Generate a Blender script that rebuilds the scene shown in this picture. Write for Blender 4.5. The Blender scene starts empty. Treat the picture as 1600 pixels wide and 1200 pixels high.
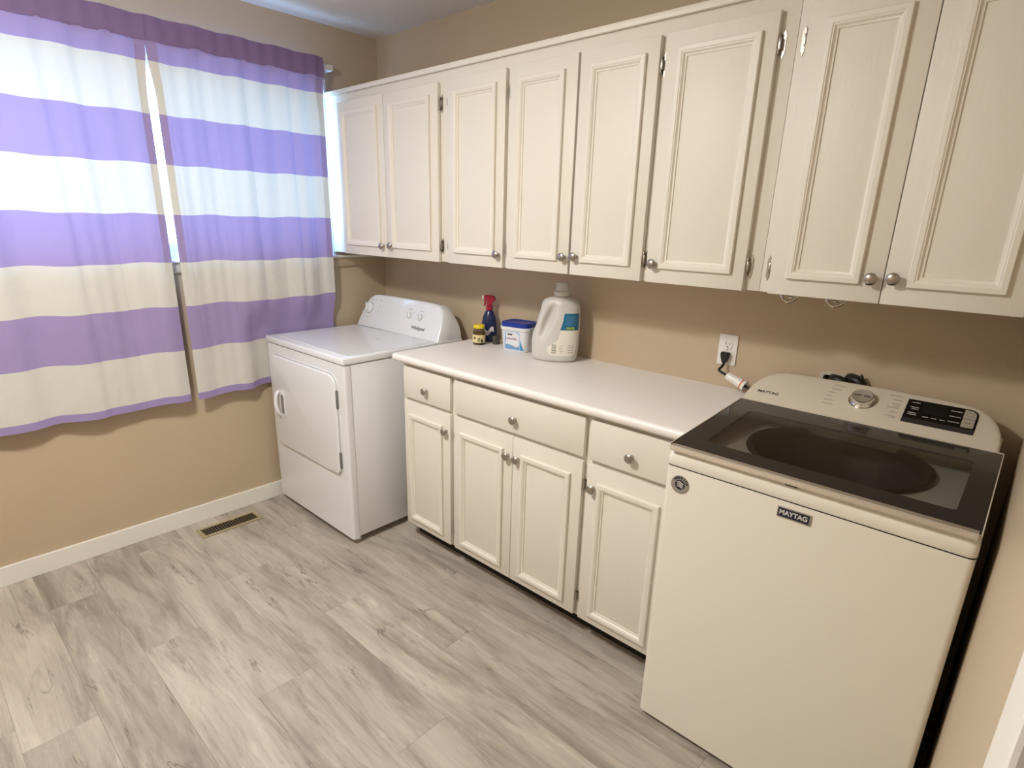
import bpy, bmesh, math, random
from mathutils import Vector, Matrix, noise
random.seed(7)
S = bpy.context.scene
COL = S.collection
PI = math.pi

# ------------------------------------------------------------------ camera
CAM = Vector((2.9359, -2.1076, 1.5119))
cd = bpy.data.cameras.new('camera'); cam = bpy.data.objects.new('camera', cd); COL.objects.link(cam)
yaw, pit, rol = 0.7430, -0.30136, 0.02387
cy, sy, cp, sp = math.cos(yaw), math.sin(yaw), math.cos(pit), math.sin(pit)
F = Vector((-sy*cp, cy*cp, sp)); R0 = Vector((cy, sy, 0)); U0 = R0.cross(F)
c_, s_ = math.cos(rol), math.sin(rol)
RR = c_*R0 + s_*U0; UU = -s_*R0 + c_*U0
m = Matrix((RR, UU, -F)).transposed().to_4x4(); m.translation = CAM
cam.matrix_world = m
cd.sensor_width = 36; cd.lens = 899.1/1600*36
cd.shift_x = 12.59/1600; cd.shift_y = 25.75/1600
cd.clip_start = 0.01
S.camera = cam

# ------------------------------------------------------------------ light
S.view_settings.view_transform = 'Standard'; S.view_settings.look = 'None'
S.view_settings.gamma = 1; S.view_settings.use_curve_mapping = False
S.view_settings.exposure = 0.0
W = bpy.data.worlds.new('world'); S.world = W; W.use_nodes = True
bg = W.node_tree.nodes['Background']; bg.inputs[0].default_value = (0.33, 0.60, 1.0, 1); bg.inputs[1].default_value = 13.5
def lamp(name, loc, power, col, size):
    l = bpy.data.lights.new(name, 'AREA'); l.shape = 'DISK'; l.size = size; l.energy = power; l.color = col
    o = bpy.data.objects.new(name, l); COL.objects.link(o); o.location = loc; return o
LX, LY = 1.38, -1.98
lamp('ceiling_lamp_light', (LX, LY, 2.335), 31, (1.0, 0.985, 0.93), 0.24)
pl = bpy.data.lights.new('window_portal', 'AREA'); pl.shape = 'RECTANGLE'; pl.size = 0.84; pl.size_y = 1.95
pl.cycles.is_portal = True
po = bpy.data.objects.new('window_portal', pl); COL.objects.link(po); po.location = (-0.09, -1.25, 1.72)
po.rotation_euler = (0, -PI/2, 0)

gl = bpy.data.lights.new('ceiling_lamp_glow', 'POINT'); gl.energy = 25; gl.color = (1.0, 0.985, 0.93); gl.shadow_soft_size = .1
go = bpy.data.objects.new('ceiling_lamp_glow', gl); COL.objects.link(go); go.location = (LX, LY, 2.22)

# ------------------------------------------------------------------ materials
def srgb(r, g, b):
    f = lambda c: (c/255/12.92) if c/255 <= .04045 else ((c/255+.055)/1.055)**2.4
    return (f(r), f(g), f(b), 1)
def mat(name, col, rough=.5, metal=0, bump=0, bscale=60, var=0, vscale=3, stretch=(1, 1, 1), coat=0, ior=1.5, spec=None):
    M = bpy.data.materials.new(name); M.use_nodes = True
    nt = M.node_tree; N = nt.nodes; L = nt.links; b = N['Principled BSDF']
    b.inputs['Base Color'].default_value = col; b.inputs['Roughness'].default_value = rough
    b.inputs['Metallic'].default_value = metal; b.inputs['Coat Weight'].default_value = coat
    b.inputs['IOR'].default_value = ior
    if spec is not None: b.inputs['Specular IOR Level'].default_value = spec
    tc = N.new('ShaderNodeTexCoord'); mp = N.new('ShaderNodeMapping'); mp.inputs['Scale'].default_value = stretch
    L.new(tc.outputs['Object'], mp.inputs[0])
    if var:
        n = N.new('ShaderNodeTexNoise'); n.inputs['Scale'].default_value = vscale; n.inputs['Detail'].default_value = 4
        L.new(mp.outputs[0], n.inputs['Vector'])
        mx = N.new('ShaderNodeMix'); mx.data_type = 'RGBA'
        mx.inputs['A'].default_value = tuple(c*(1-var) for c in col[:3])+(1,)
        mx.inputs['B'].default_value = tuple(min(1, c*(1+var)) for c in col[:3])+(1,)
        L.new(n.outputs['Fac'], mx.inputs['Factor']); L.new(mx.outputs['Result'], b.inputs['Base Color'])
    if bump:
        n = N.new('ShaderNodeTexNoise'); n.inputs['Scale'].default_value = bscale; n.inputs['Detail'].default_value = 3
        L.new(mp.outputs[0], n.inputs['Vector'])
        bp = N.new('ShaderNodeBump'); bp.inputs['Strength'].default_value = bump; bp.inputs['Distance'].default_value = .002
        L.new(n.outputs['Fac'], bp.inputs['Height']); L.new(bp.outputs[0], b.inputs['Normal'])
    return M
wall_m = mat('tan_wall_paint', srgb(194, 175, 149), .42, bump=.25, bscale=90, var=.03)
ceil_m = mat('ceiling_texture', srgb(232, 230, 228), .9, bump=1.0, bscale=140, var=.05, vscale=60)
trim_m = mat('white_trim_paint', srgb(236, 233, 226), .35, bump=.15, bscale=50)
paint_m = mat('white_cabinet_paint', srgb(229, 223, 212), .50, bump=.30, bscale=30, stretch=(6, 1, .7))
moulding_m = mat('moulding_paint', srgb(231, 225, 214), .42, bump=.1, bscale=30)
kick_m = mat('dark_toe_kick', srgb(30, 26, 24), .8)
dark_m = mat('black_gap', srgb(12, 11, 11), .7)
counter_m = mat('laminate_worktop', srgb(240, 234, 229), .36, var=.02, vscale=120)
dryer_m = mat('dryer_enamel', srgb(232, 233, 236), .22, bump=.05, bscale=12, coat=.3)
washer_m = mat('washer_enamel', srgb(238, 234, 222), .30, coat=.2)
washer_lip_m = mat('washer_deck_plastic', srgb(238, 233, 222), .25)
console_m = mat('console_satin', srgb(228, 218, 200), .38, metal=.1, var=.02, vscale=400)
nickel_m = mat('satin_nickel', srgb(176, 170, 162), .28, metal=1)
chrome_m = mat('chrome', srgb(220, 218, 214), .08, metal=1)
hinge_m = mat('antique_hinge_metal', srgb(176, 170, 162), .3, metal=1)
black_gloss = mat('black_glass', srgb(16, 16, 17), .06)
black_m = mat('black_rubber', srgb(14, 13, 13), .45)
grey_m = mat('grey_plastic', srgb(120, 118, 116), .5)
screen_m = mat('dark_display', srgb(24, 25, 27), .15)
print_dark = mat('printed_dark_ink', srgb(62, 58, 56), .6)
print_grey = mat('printed_grey_ink', srgb(140, 134, 126), .6)
print_light = mat('printed_light_ink', srgb(215, 212, 208), .6)
navy_m = mat('navy_badge', srgb(28, 30, 52), .3)
silver_m = mat('silver_sticker', srgb(168, 162, 156), .35, metal=.5)
white_pl = mat('white_plastic', srgb(238, 236, 232), .3)
vent_m = mat('beige_vent_metal', srgb(186, 172, 140), .35, metal=.4)
vent_slat_m = mat('brown_vent_slat', srgb(104, 88, 66), .45, metal=.3)
tub_m = mat('steel_tub', srgb(96, 94, 92), .4, metal=.6)
deck_m = mat('inner_deck', srgb(205, 205, 200), .4)
yellow_m = mat('yellow_cap', srgb(232, 205, 40), .35)
red_m = mat('red_trigger', srgb(158, 26, 54), .35)
blue_m = mat('blue_lid', srgb(20, 50, 150), .35)
dkblue_m = mat('dark_blue_bottle', srgb(24, 38, 84), .25)
jarlabel_m = mat('cream_jar_label', srgb(228, 214, 160), .5)
tubwhite_m = mat('tub_white', srgb(226, 228, 230), .35)
tublabel_m = mat('tub_label', srgb(176, 200, 232), .4, var=.12, vscale=30)
teal_m = mat('teal_label', srgb(24, 110, 150), .35, var=.15, vscale=40)
lime_m = mat('lime_patch', srgb(150, 175, 70), .4)
cream_m = mat('cream_label', srgb(236, 232, 222), .4)
pale_blue_m = mat('pale_blue_print', srgb(120, 160, 205), .4)
orange_m = mat('orange_ring', srgb(214, 130, 80), .4)
jug_m = mat('translucent_jug_plastic', srgb(210, 208, 203), .38)
jb = jug_m.node_tree.nodes['Principled BSDF']; jb.inputs['Subsurface Weight'].default_value = .3
jb.inputs['Subsurface Radius'].default_value = (.01, .01, .01)
amber_m = mat('amber_contents', srgb(150, 108, 78), .3)

def glass_mat(name, tint, rough=0.0, fres=1.45):
    M = bpy.data.materials.new(name); M.use_nodes = True
    nt = M.node_tree; N = nt.nodes; L = nt.links; N.clear()
    o = N.new('ShaderNodeOutputMaterial'); mx = N.new('ShaderNodeMixShader'); t = N.new('ShaderNodeBsdfTransparent')
    g = N.new('ShaderNodeBsdfGlossy'); fr = N.new('ShaderNodeFresnel'); fr.inputs['IOR'].default_value = fres
    t.inputs[0].default_value = tint; g.inputs['Roughness'].default_value = rough
    ge = N.new('ShaderNodeNewGeometry'); iv = N.new('ShaderNodeMath'); iv.operation = 'SUBTRACT'; iv.inputs[0].default_value = 1
    mu = N.new('ShaderNodeMath'); mu.operation = 'MULTIPLY'
    L.new(ge.outputs['Backfacing'], iv.inputs[1]); L.new(iv.outputs[0], mu.inputs[0]); L.new(fr.outputs[0], mu.inputs[1])
    L.new(mu.outputs[0], mx.inputs[0]); L.new(t.outputs[0], mx.inputs[1]); L.new(g.outputs[0], mx.inputs[2]); L.new(mx.outputs[0], o.inputs[0])
    return M
lid_glass = glass_mat('tinted_lid_glass', (.70, .70, .69, 1), .02)
win_glass = glass_mat('window_glass', (.95, .97, .97, 1))
jar_glass = glass_mat('jar_glass', (.8, .78, .72, 1), .05)

def curtain_mat(name, pcol=srgb(163, 147, 194)):
    M = bpy.data.materials.new(name); M.use_nodes = True
    nt = M.node_tree; N = nt.nodes; L = nt.links; N.clear()
    o = N.new('ShaderNodeOutputMaterial'); uv = N.new('ShaderNodeUVMap'); sep = N.new('ShaderNodeSeparateXYZ')
    L.new(uv.outputs[0], sep.inputs[0])
    cr = N.new('ShaderNodeValToRGB'); cr.color_ramp.interpolation = 'CONSTANT'
    P_, W_ = pcol, srgb(216, 213, 206)
    zs = [.0, .693, .900, 1.103, 1.304, 1.502, 1.704, 1.905, 2.098]
    e = cr.color_ramp.elements
    e[0].position = 0; e[0].color = P_
    e[1].position = (zs[1]-.5)/2; e[1].color = W_
    for i, z in enumerate(zs[2:]):
        k = e.new((z-.5)/2); k.color = P_ if i % 2 == 0 else W_
    L.new(sep.outputs[1], cr.inputs[0])
    tc = N.new('ShaderNodeTexCoord')
    wv = N.new('ShaderNodeTexNoise'); wv.inputs['Scale'].default_value = 14; wv.inputs['Detail'].default_value = 5
    L.new(tc.outputs['Object'], wv.inputs['Vector'])
    bp = N.new('ShaderNodeBump'); bp.inputs['Strength'].default_value = .5; bp.inputs['Distance'].default_value = .01
    L.new(wv.outputs['Fac'], bp.inputs['Height'])
    d = N.new('ShaderNodeBsdfDiffuse'); t = N.new('ShaderNodeBsdfTranslucent'); mx = N.new('ShaderNodeMixShader'); mx.inputs[0].default_value = .085
    L.new(cr.outputs[0], d.inputs[0]); L.new(cr.outputs[0], t.inputs[0]); L.new(bp.outputs[0], d.inputs['Normal'])
    L.new(d.outputs[0], mx.inputs[1]); L.new(t.outputs[0], mx.inputs[2]); L.new(mx.outputs[0], o.inputs[0])
    return M
curtain_m = curtain_mat('striped_curtain_cloth')
header_m = curtain_mat('curtain_header_darker', srgb(138, 116, 156))  # same curtain material with a darker purple, for the rod pocket

def plank_mat():
    M = bpy.data.materials.new('grey_vinyl_plank'); M.use_nodes = True
    nt = M.node_tree; N = nt.nodes; L = nt.links; b = N['Principled BSDF']
    tc = N.new('ShaderNodeTexCoord'); oi = N.new('ShaderNodeObjectInfo')
    mu = N.new('ShaderNodeMath'); mu.operation = 'MULTIPLY'; mu.inputs[1].default_value = 37
    L.new(oi.outputs['Random'], mu.inputs[0])
    cb = N.new('ShaderNodeCombineXYZ'); L.new(mu.outputs[0], cb.inputs[2]); L.new(mu.outputs[0], cb.inputs[0])
    ad = N.new('ShaderNodeVectorMath'); L.new(tc.outputs['Object'], ad.inputs[0]); L.new(cb.outputs[0], ad.inputs[1])
    def noi(scale, st, det, dist=0, rough=.55):
        mp = N.new('ShaderNodeMapping'); mp.inputs['Scale'].default_value = st; L.new(ad.outputs[0], mp.inputs[0])
        n = N.new('ShaderNodeTexNoise'); n.inputs['Scale'].default_value = scale; n.inputs['Detail'].default_value = det
        n.inputs['Distortion'].default_value = dist; n.inputs['Roughness'].default_value = rough
        L.new(mp.outputs[0], n.inputs['Vector']); return n
    def ramp(src, stops):
        r = N.new('ShaderNodeValToRGB'); e = r.color_ramp.elements
        e[0].position, e[0].color = stops[0]; e[1].position, e[1].color = stops[-1]
        for p, c in stops[1:-1]:
            k = e.new(p); k.color = c
        L.new(src, r.inputs[0]); return r
    def mix(a, bb, fac, mode='MIX'):
        x = N.new('ShaderNodeMix'); x.data_type = 'RGBA'; x.blend_type = mode
        if isinstance(fac, float): x.inputs['Factor'].default_value = fac
        else: L.new(fac, x.inputs['Factor'])
        L.new(a, x.inputs['A'])
        if isinstance(bb, tuple): x.inputs['B'].default_value = bb
        else: L.new(bb, x.inputs['B'])
        return x.outputs['Result']
    g = lambda v: (v, v, v, 1)
    tone = noi(1.0, (1.3, 8, 1), 6, .7, .62)
    base = ramp(tone.outputs['Fac'], [(.30, srgb(140, 130, 120)), (.44, srgb(168, 158, 146)), (.58, srgb(188, 178, 165)), (.8, srgb(204, 196, 184))])
    fine = noi(1.0, (5, 75, 1), 9, .9, .74)
    fr = ramp(fine.outputs['Fac'], [(.30, g(.60)), (.48, g(.96)), (.72, g(1.12))])
    c = mix(base.outputs[0], fr.outputs[0], .6, 'MULTIPLY')
    # dark smoky patches
    sm = noi(1.0, (1.7, 12, 1), 8, 1.3, .66)
    sr = ramp(sm.outputs['Fac'], [(.54, g(0)), (.75, g(.9))])
    c = mix(c, srgb(122, 111, 101), sr.outputs[0])
    # thin cracks: narrow band of a stretched noise masked by another noise
    ck = noi(1.0, (1.1, 9, 1), 5, .9, .55)
    s1 = N.new('ShaderNodeMath'); s1.operation = 'SUBTRACT'; s1.inputs[1].default_value = .5; L.new(ck.outputs['Fac'], s1.inputs[0])
    s2 = N.new('ShaderNodeMath'); s2.operation = 'ABSOLUTE'; L.new(s1.outputs[0], s2.inputs[0])
    kr = ramp(s2.outputs[0], [(0.0, g(1)), (.009, g(0))])
    mk = noi(1.0, (2.5, 7, 1), 2)
    mr = ramp(mk.outputs['Fac'], [(.53, g(0)), (.63, g(.75))])
    km = mix(kr.outputs[0], mr.outputs[0], 1.0, 'MULTIPLY')
    c = mix(c, srgb(84, 72, 64), km)
    # faint whitish brushing
    br = noi(1.0, (5, 32, 1), 6, .4, .7)
    wr = ramp(br.outputs['Fac'], [(.56, g(0)), (.76, g(.55))])
    c = mix(c, srgb(216, 208, 194), wr.outputs[0])
    # per plank brightness
    hsv = N.new('ShaderNodeHueSaturation'); L.new(c, hsv.inputs['Color'])
    mr2 = N.new('ShaderNodeMapRange'); mr2.inputs['To Min'].default_value = .93; mr2.inputs['To Max'].default_value = 1.08
    L.new(oi.outputs['Random'], mr2.inputs[0]); L.new(mr2.outputs[0], hsv.inputs['Value'])
    L.new(hsv.outputs[0], b.inputs['Base Color'])
    b.inputs['Roughness'].default_value = .42
    bp = N.new('ShaderNodeBump'); bp.inputs['Strength'].default_value = .12; bp.inputs['Distance'].default_value = .001
    L.new(fine.outputs['Fac'], bp.inputs['Height']); L.new(bp.outputs[0], b.inputs['Normal'])
    return M
plank_m = plank_mat()

# ------------------------------------------------------------------ geometry helpers
def merge(bm, tmp, mtx=None):
    if mtx is not None: bmesh.ops.transform(tmp, matrix=mtx, verts=tmp.verts)
    off = len(bm.verts); vs = [bm.verts.new(v.co) for v in tmp.verts]; tmp.verts.index_update()
    for f in tmp.faces:
        try: bm.faces.new([vs[v.index] for v in f.verts])
        except ValueError: pass
    tmp.free()
def box(bm, x0, x1, y0, y1, z0, z1, bev=0, seg=2, mtx=None):
    t = bmesh.new()
    bmesh.ops.create_cube(t, size=1)
    for v in t.verts:
        v.co = Vector(((x0+x1)/2+v.co.x*(x1-x0), (y0+y1)/2+v.co.y*(y1-y0), (z0+z1)/2+v.co.z*(z1-z0)))
    if bev: bmesh.ops.bevel(t, geom=t.edges[:], offset=bev, segments=seg, affect='EDGES', profile=.5)
    merge(bm, t, mtx); return bm
def B(*a, **k): return box(bmesh.new(), *a, **k)
def lathe(bm, prof, mtx=None, n=24, sx=1, sy_=1):
    t = bmesh.new(); rings = []
    for r, z in prof:
        if r < 1e-6: rings.append([t.verts.new((0, 0, z))])
        else: rings.append([t.verts.new((r*sx*math.cos(2*PI*i/n), r*sy_*math.sin(2*PI*i/n), z)) for i in range(n)])
    for a, b in zip(rings, rings[1:]):
        for i in range(n):
            j = (i+1) % n
            if len(a) == 1 and len(b) == 1: continue
            if len(a) == 1: t.faces.new((a[0], b[i], b[j]))
            elif len(b) == 1: t.faces.new((a[i], b[0], a[j]))
            else: t.faces.new((a[i], b[i], b[j], a[j]))
    bmesh.ops.recalc_face_normals(t, faces=t.faces[:])
    merge(bm, t, mtx); return bm
def axis_m(origin, direction):
    d = Vector(direction).normalized()
    return Matrix.Translation(Vector(origin)) @ d.to_track_quat('Z', 'Y').to_matrix().to_4x4()
def tube(bm, pts, r, n=10, cap=True):
    pts = [Vector(p) for p in pts]
    sm = []
    for i in range(len(pts)-1):
        p0 = pts[max(i-1, 0)]; p1 = pts[i]; p2 = pts[i+1]; p3 = pts[min(i+2, len(pts)-1)]
        for k in range(6):
            t = k/6
            sm.append(.5*((2*p1)+(p2-p0)*t+(2*p0-5*p1+4*p2-p3)*t*t+(3*p1-p0-3*p2+p3)*t**3))
    sm.append(pts[-1]); t_ = bmesh.new(); rings = []; up = None
    for i, p in enumerate(sm):
        d = (sm[min(i+1, len(sm)-1)]-sm[max(i-1, 0)]).normalized()
        if up is None: up = d.orthogonal().normalized()
        up = (up - d*up.dot(d)).normalized(); w = d.cross(up)
        rr = r(i/(len(sm)-1)) if callable(r) else r
        rings.append([t_.verts.new(p+rr*(up*math.cos(2*PI*k/n)+w*math.sin(2*PI*k/n))) for k in range(n)])
    for a, b in zip(rings, rings[1:]):
        for k in range(n): t_.faces.new((a[k], a[(k+1) % n], b[(k+1) % n], b[k]))
    if cap: t_.faces.new(rings[0][::-1]); t_.faces.new(rings[-1])
    merge(bm, t_); return bm
def prism(bm, poly, fn, d0, d1):
    """poly: 2D points; fn(a, b, d) -> 3D point; extruded from depth d0 to d1"""
    t = bmesh.new()
    A = [t.verts.new(fn(a, b, d0)) for a, b in poly]; Z = [t.verts.new(fn(a, b, d1)) for a, b in poly]
    t.faces.new(A); t.faces.new(Z[::-1]); n = len(poly)
    for i in range(n): t.faces.new((A[i], Z[i], Z[(i+1) % n], A[(i+1) % n]))
    bmesh.ops.recalc_face_normals(t, faces=t.faces[:])
    merge(bm, t); return bm
def rrect(x0, x1, z0, z1, r, seg=6):
    """rounded rectangle; r = (bl, br, tr, tl)"""
    if not isinstance(r, (tuple, list)): r = (r,)*4
    out = []
    for (cx, cz, a0, rad) in ((x0+r[0], z0+r[0], PI, r[0]), (x1-r[1], z0+r[1], 1.5*PI, r[1]), (x1-r[2], z1-r[2], 0, r[2]), (x0+r[3], z1-r[3], .5*PI, r[3])):
        for k in range(seg+1):
            a = a0+k/seg*PI/2; out.append((cx+rad*math.cos(a), cz+rad*math.sin(a)))
    return out
ORG = {}
def obj(name, bm, m, parent=None, smooth=40, **props):
    me = bpy.data.meshes.new(name)
    org = ORG[parent.name] if parent else Vector((0, 0, 0))
    bmesh.ops.recalc_face_normals(bm, faces=bm.faces[:]) if props.pop('recalc', False) else None
    for v in bm.verts: v.co -= org
    bm.to_mesh(me); bm.free()
    me.materials.append(m)
    o = bpy.data.objects.new(name, me); COL.objects.link(o)
    if smooth:
        for p in me.polygons: p.use_smooth = True
        me.set_sharp_from_angle(angle=math.radians(smooth))
    if parent: o.parent = parent
    ORG[o.name] = org
    for k, v in props.items(): o[k] = v
    return o
def thing(name, loc, label, cat, group=None):
    o = bpy.data.objects.new(name, None); COL.objects.link(o); o.location = loc; o.empty_display_size = .05
    ORG[o.name] = Vector(loc); o['label'] = label; o['category'] = cat
    if group: o['group'] = group
    return o
def struct(name, bm, m, parent=None, smooth=0):
    o = obj(name, bm, m, parent, smooth)
    if not parent: o['kind'] = 'structure'
    return o
def text_bm(s, size, origin, ax, ay, an, depth=.0004, align='CENTER', bold=0, stretch=1.0):
    cu = bpy.data.curves.new('t', 'FONT'); cu.body = s; cu.size = size; cu.align_x = align; cu.align_y = 'CENTER'
    cu.offset = bold; cu.extrude = 0
    o = bpy.data.objects.new('t', cu); COL.objects.link(o)
    dg = bpy.context.evaluated_depsgraph_get(); me = o.evaluated_get(dg).to_mesh()
    bm = bmesh.new(); ax = Vector(ax).normalized(); ay = Vector(ay).normalized(); an = Vector(an).normalized(); og = Vector(origin)
    vs = [bm.verts.new(og+ax*v.co.x*stretch+ay*v.co.y+an*depth) for v in me.vertices]
    for p in me.polygons:
        try: bm.faces.new([vs[i] for i in p.vertices])
        except ValueError: pass
    o.evaluated_get(dg).to_mesh_clear(); bpy.data.objects.remove(o); bpy.data.curves.remove(cu)
    return bm

# ------------------------------------------------------------------ room shell
H = 2.436; WX = 2.982; YB = -3.0; HX = 4.2
def wall_holes(fixed, lo, hi, a0, a1, holes):
    """wall slab: fixed 'x' or 'y', thickness lo..hi, along a0..a1, z 0..H with rectangular holes (a0,a1,z0,z1)"""
    bm = bmesh.new()
    As = sorted(set([a0, a1]+[h[0] for h in holes]+[h[1] for h in holes])); Zs = sorted(set([0, H]+[h[2] for h in holes]+[h[3] for h in holes]))
    for i in range(len(As)-1):
        for j in range(len(Zs)-1):
            am, zm = (As[i]+As[i+1])/2, (Zs[j]+Zs[j+1])/2
            if any(h[0] < am < h[1] and h[2] < zm < h[3] for h in holes): continue
            if fixed == 'x': box(bm, lo, hi, As[i], As[i+1], Zs[j], Zs[j+1])
            else: box(bm, As[i], As[i+1], lo, hi, Zs[j], Zs[j+1])
    bmesh.ops.remove_doubles(bm, verts=bm.verts[:], dist=1e-5)
    seen = {}
    for f in bm.faces[:]:                      # drop the inner faces shared by neighbouring blocks
        seen.setdefault(tuple(sorted(v.index for v in f.verts)), []).append(f)
    kill = [f for fs in seen.values() if len(fs) > 1 for f in fs]
    if kill: bmesh.ops.delete(bm, geom=kill, context='FACES')
    return bm
def finish_wall(bm): bm.verts.index_update(); return bm
WY0, WY1, WZ0, WZ1 = -2.22, -.325, 1.300, 2.185
struct('wall_left', wall_holes('x', -.16, 0, YB-.1, .1, [(WY0, WY1, WZ0, WZ1)]), wall_m)
HO = (2.452, 2.578, .93, 1.052)
struct('wall_back', wall_holes('y', 0, .1, 0, HX, [HO]), wall_m)
struct('wall_front', wall_holes('y', YB-.1, YB, 0, HX, []), wall_m)
DY0, DY1, DZ = -2.62, -1.807, 2.03
struct('wall_right', wall_holes('x', WX, WX+.11, YB, 0, [(DY0, DY1, 0, DZ)]), wall_m)
struct('wall_hall', B(HX, HX+.1, YB-.1, .1, 0, H), wall_m)
struct('ceiling', B(-.16, HX+.1, YB-.1, .1, H, H+.1), ceil_m)
flo = struct('floor', B(-.16, HX+.1, YB-.1, .1, -.06, -.004), kick_m)
# planks: rows along x, seams at y = -1.526 + k*.189
rows = {}
known = {0: .845, 1: 1.34, 2: 1.835, 3: 1.107, 4: 1.602, -2: 1.05, -1: 1.55}   # row index -> butt joint x
PW = .189; PL = 1.22
k = -9
for k in range(-9, 10):
    y1 = -1.526 + k*PW; y0 = y1-PW
    if k == 0: pass
    if y0 < YB-.05 or y1 > PW+.01: continue
    butt = known.get(k, (k*.5) % PL)
    x = butt - math.ceil(butt/PL)*PL
    while x < HX:
        xa, xb = max(x, .0), min(x+PL, HX); ya, yb = max(y0, YB), min(y1, .0)
        if xb-xa > .02 and yb-ya > .01:
            g = .0002
            bm = bmesh.new()
            t = bmesh.new(); e = .0006
            lo = [(xa+g, ya+g, -.004), (xb-g, ya+g, -.004), (xb-g, yb-g, -.004), (xa+g, yb-g, -.004)]
            mi = [(a, b, -e*.6) for a, b, _ in lo]
            hi = [(xa+g+e, ya+g+e, 0), (xb-g-e, ya+g+e, 0), (xb-g-e, yb-g-e, 0), (xa+g+e, yb-g-e, 0)]
            L3 = [[t.verts.new(p) for p in q] for q in (lo, mi, hi)]
            for a, b in zip(L3, L3[1:]):
                for i in range(4): t.faces.new((a[i], a[(i+1) % 4], b[(i+1) % 4], b[i]))
            t.faces.new(L3[2])
            merge(bm, t)
            obj('plank', bm, plank_m, flo, smooth=0)
        x += PL

# baseboards
struct('baseboard_left', B(0, .013, YB, 0, 0, .0865, bev=.002), trim_m)
struct('baseboard_front', B(.013, WX, YB, YB+.013, 0, .0865, bev=.002), trim_m)
struct('baseboard_right', B(WX-.012, WX, -1.744, -.95, 0, .0865, bev=.002), trim_m)
# door opening in the right wall
bm = B(WX-.014, WX, DY1-.012, DY1+.062, 0, DZ+.075, bev=.003)
box(bm, WX-.014, WX, DY0-.062, DY0+.012, 0, DZ+.075, bev=.003)
box(bm, WX-.014, WX, DY0+.012, DY1-.012, DZ-.012, DZ+.075, bev=.003)
d1 = struct('door_1', bm, trim_m)
bm = B(WX, WX+.11, DY1-.018, DY1-.001, 0, DZ-.001, bev=.001)
box(bm, WX, WX+.11, DY0+.001, DY0+.018, 0, DZ-.001, bev=.001); box(bm, WX, WX+.11, DY0+.018, DY1-.018, DZ-.018, DZ-.001)
obj('door_jamb', bm, trim_m, d1, smooth=0)

# window
bm = bmesh.new(); fy0, fy1, fz0, fz1 = WY0, WY1, WZ0, WZ1; fw = .045
for (a, b, c, d) in ((fy0, fy1, fz0, fz0+fw), (fy0, fy1, fz1-fw, fz1), (fy0, fy0+fw, fz0+fw, fz1-fw), (fy1-fw, fy1, fz0+fw, fz1-fw)):
    box(bm, -.12, -.05, a, b, c, d, bev=.003)
win = struct('window_1', bm, white_pl)
for (ya, yb, xo) in ((fy0+fw, -1.22, -.105), (-1.26, fy1-fw, -.083)):
    bm = bmesh.new(); s = .035; z0, z1 = fz0+fw, fz1-fw
    for (a, b, c, d) in ((ya, yb, z0, z0+s), (ya, yb, z1-s, z1), (ya, ya+s, z0+s, z1-s), (yb-s, yb, z0+s, z1-s)):
        box(bm, xo, xo+.02, a, b, c, d, bev=.002)
    sa = obj('window_sash', bm, white_pl, win)
    obj('pane', B(xo+.008, xo+.012, ya+s-.004, yb-s+.004, z0+s-.004, z1-s+.004), win_glass, sa, smooth=0)
obj('sash_lock', B(-.063, -.050, -1.27, -1.235, fz0+fw-.004, fz0+fw+.016, bev=.003), grey_m, win)
# jamb liner (inside the wall opening), sill board and the wall-coloured apron below it
bm = B(-.05, .0, fy0, fy0+.012, fz0+.014, fz1); box(bm, -.05, 0, fy1-.012, fy1, fz0+.014, fz1); box(bm, -.05, 0, fy0+.012, fy1-.012, fz1-.012, fz1)
obj('window_liner', bm, trim_m, win, smooth=0)
obj('window_sill', B(-.05, .032, -2.34, -.055, 1.300, 1.3135, bev=.003), trim_m, win)
obj('sill_apron', B(.0005, .016, -2.30, -.075, 1.252, 1.2995, bev=.003), wall_m, win)

# ------------------------------------------------------------------ cabinet parts
def moulding(x0, x1, z0, z1, yf, w=.028):
    prof = [(0, 0), (0, .009), (.002, .0115), (.0135, .0125), (.0165, .0105), (.0185, .0105), (.023, .005), (.0275, .0035), (w, 0)]
    bm = bmesh.new(); rings = []
    for d, h in prof:
        rings.append([bm.verts.new(p) for p in ((x0+d, yf-h, z0+d), (x1-d, yf-h, z0+d), (x1-d, yf-h, z1-d), (x0+d, yf-h, z1-d))])
    for a, b in zip(rings, rings[1:]):
        for i in range(4): bm.faces.new((a[i], a[(i+1) % 4], b[(i+1) % 4], b[i]))
    bmesh.ops.recalc_face_normals(bm, faces=bm.faces[:])
    return bm
def knob_bm(x, yf, z, s=1.0):
    pr = [(.0075, 0), (.0075, .002), (.0055, .006), (.0055, .012), (.0085, .015), (.0135, .0175), (.0158, .021), (.0158, .0235), (.013, .0262), (.007, .0282), (0, .0290)]
    return lathe(bmesh.new(), [(r*s, h*s) for r, h in pr], axis_m((x, yf, z), (0, -1, 0)), 20)
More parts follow.
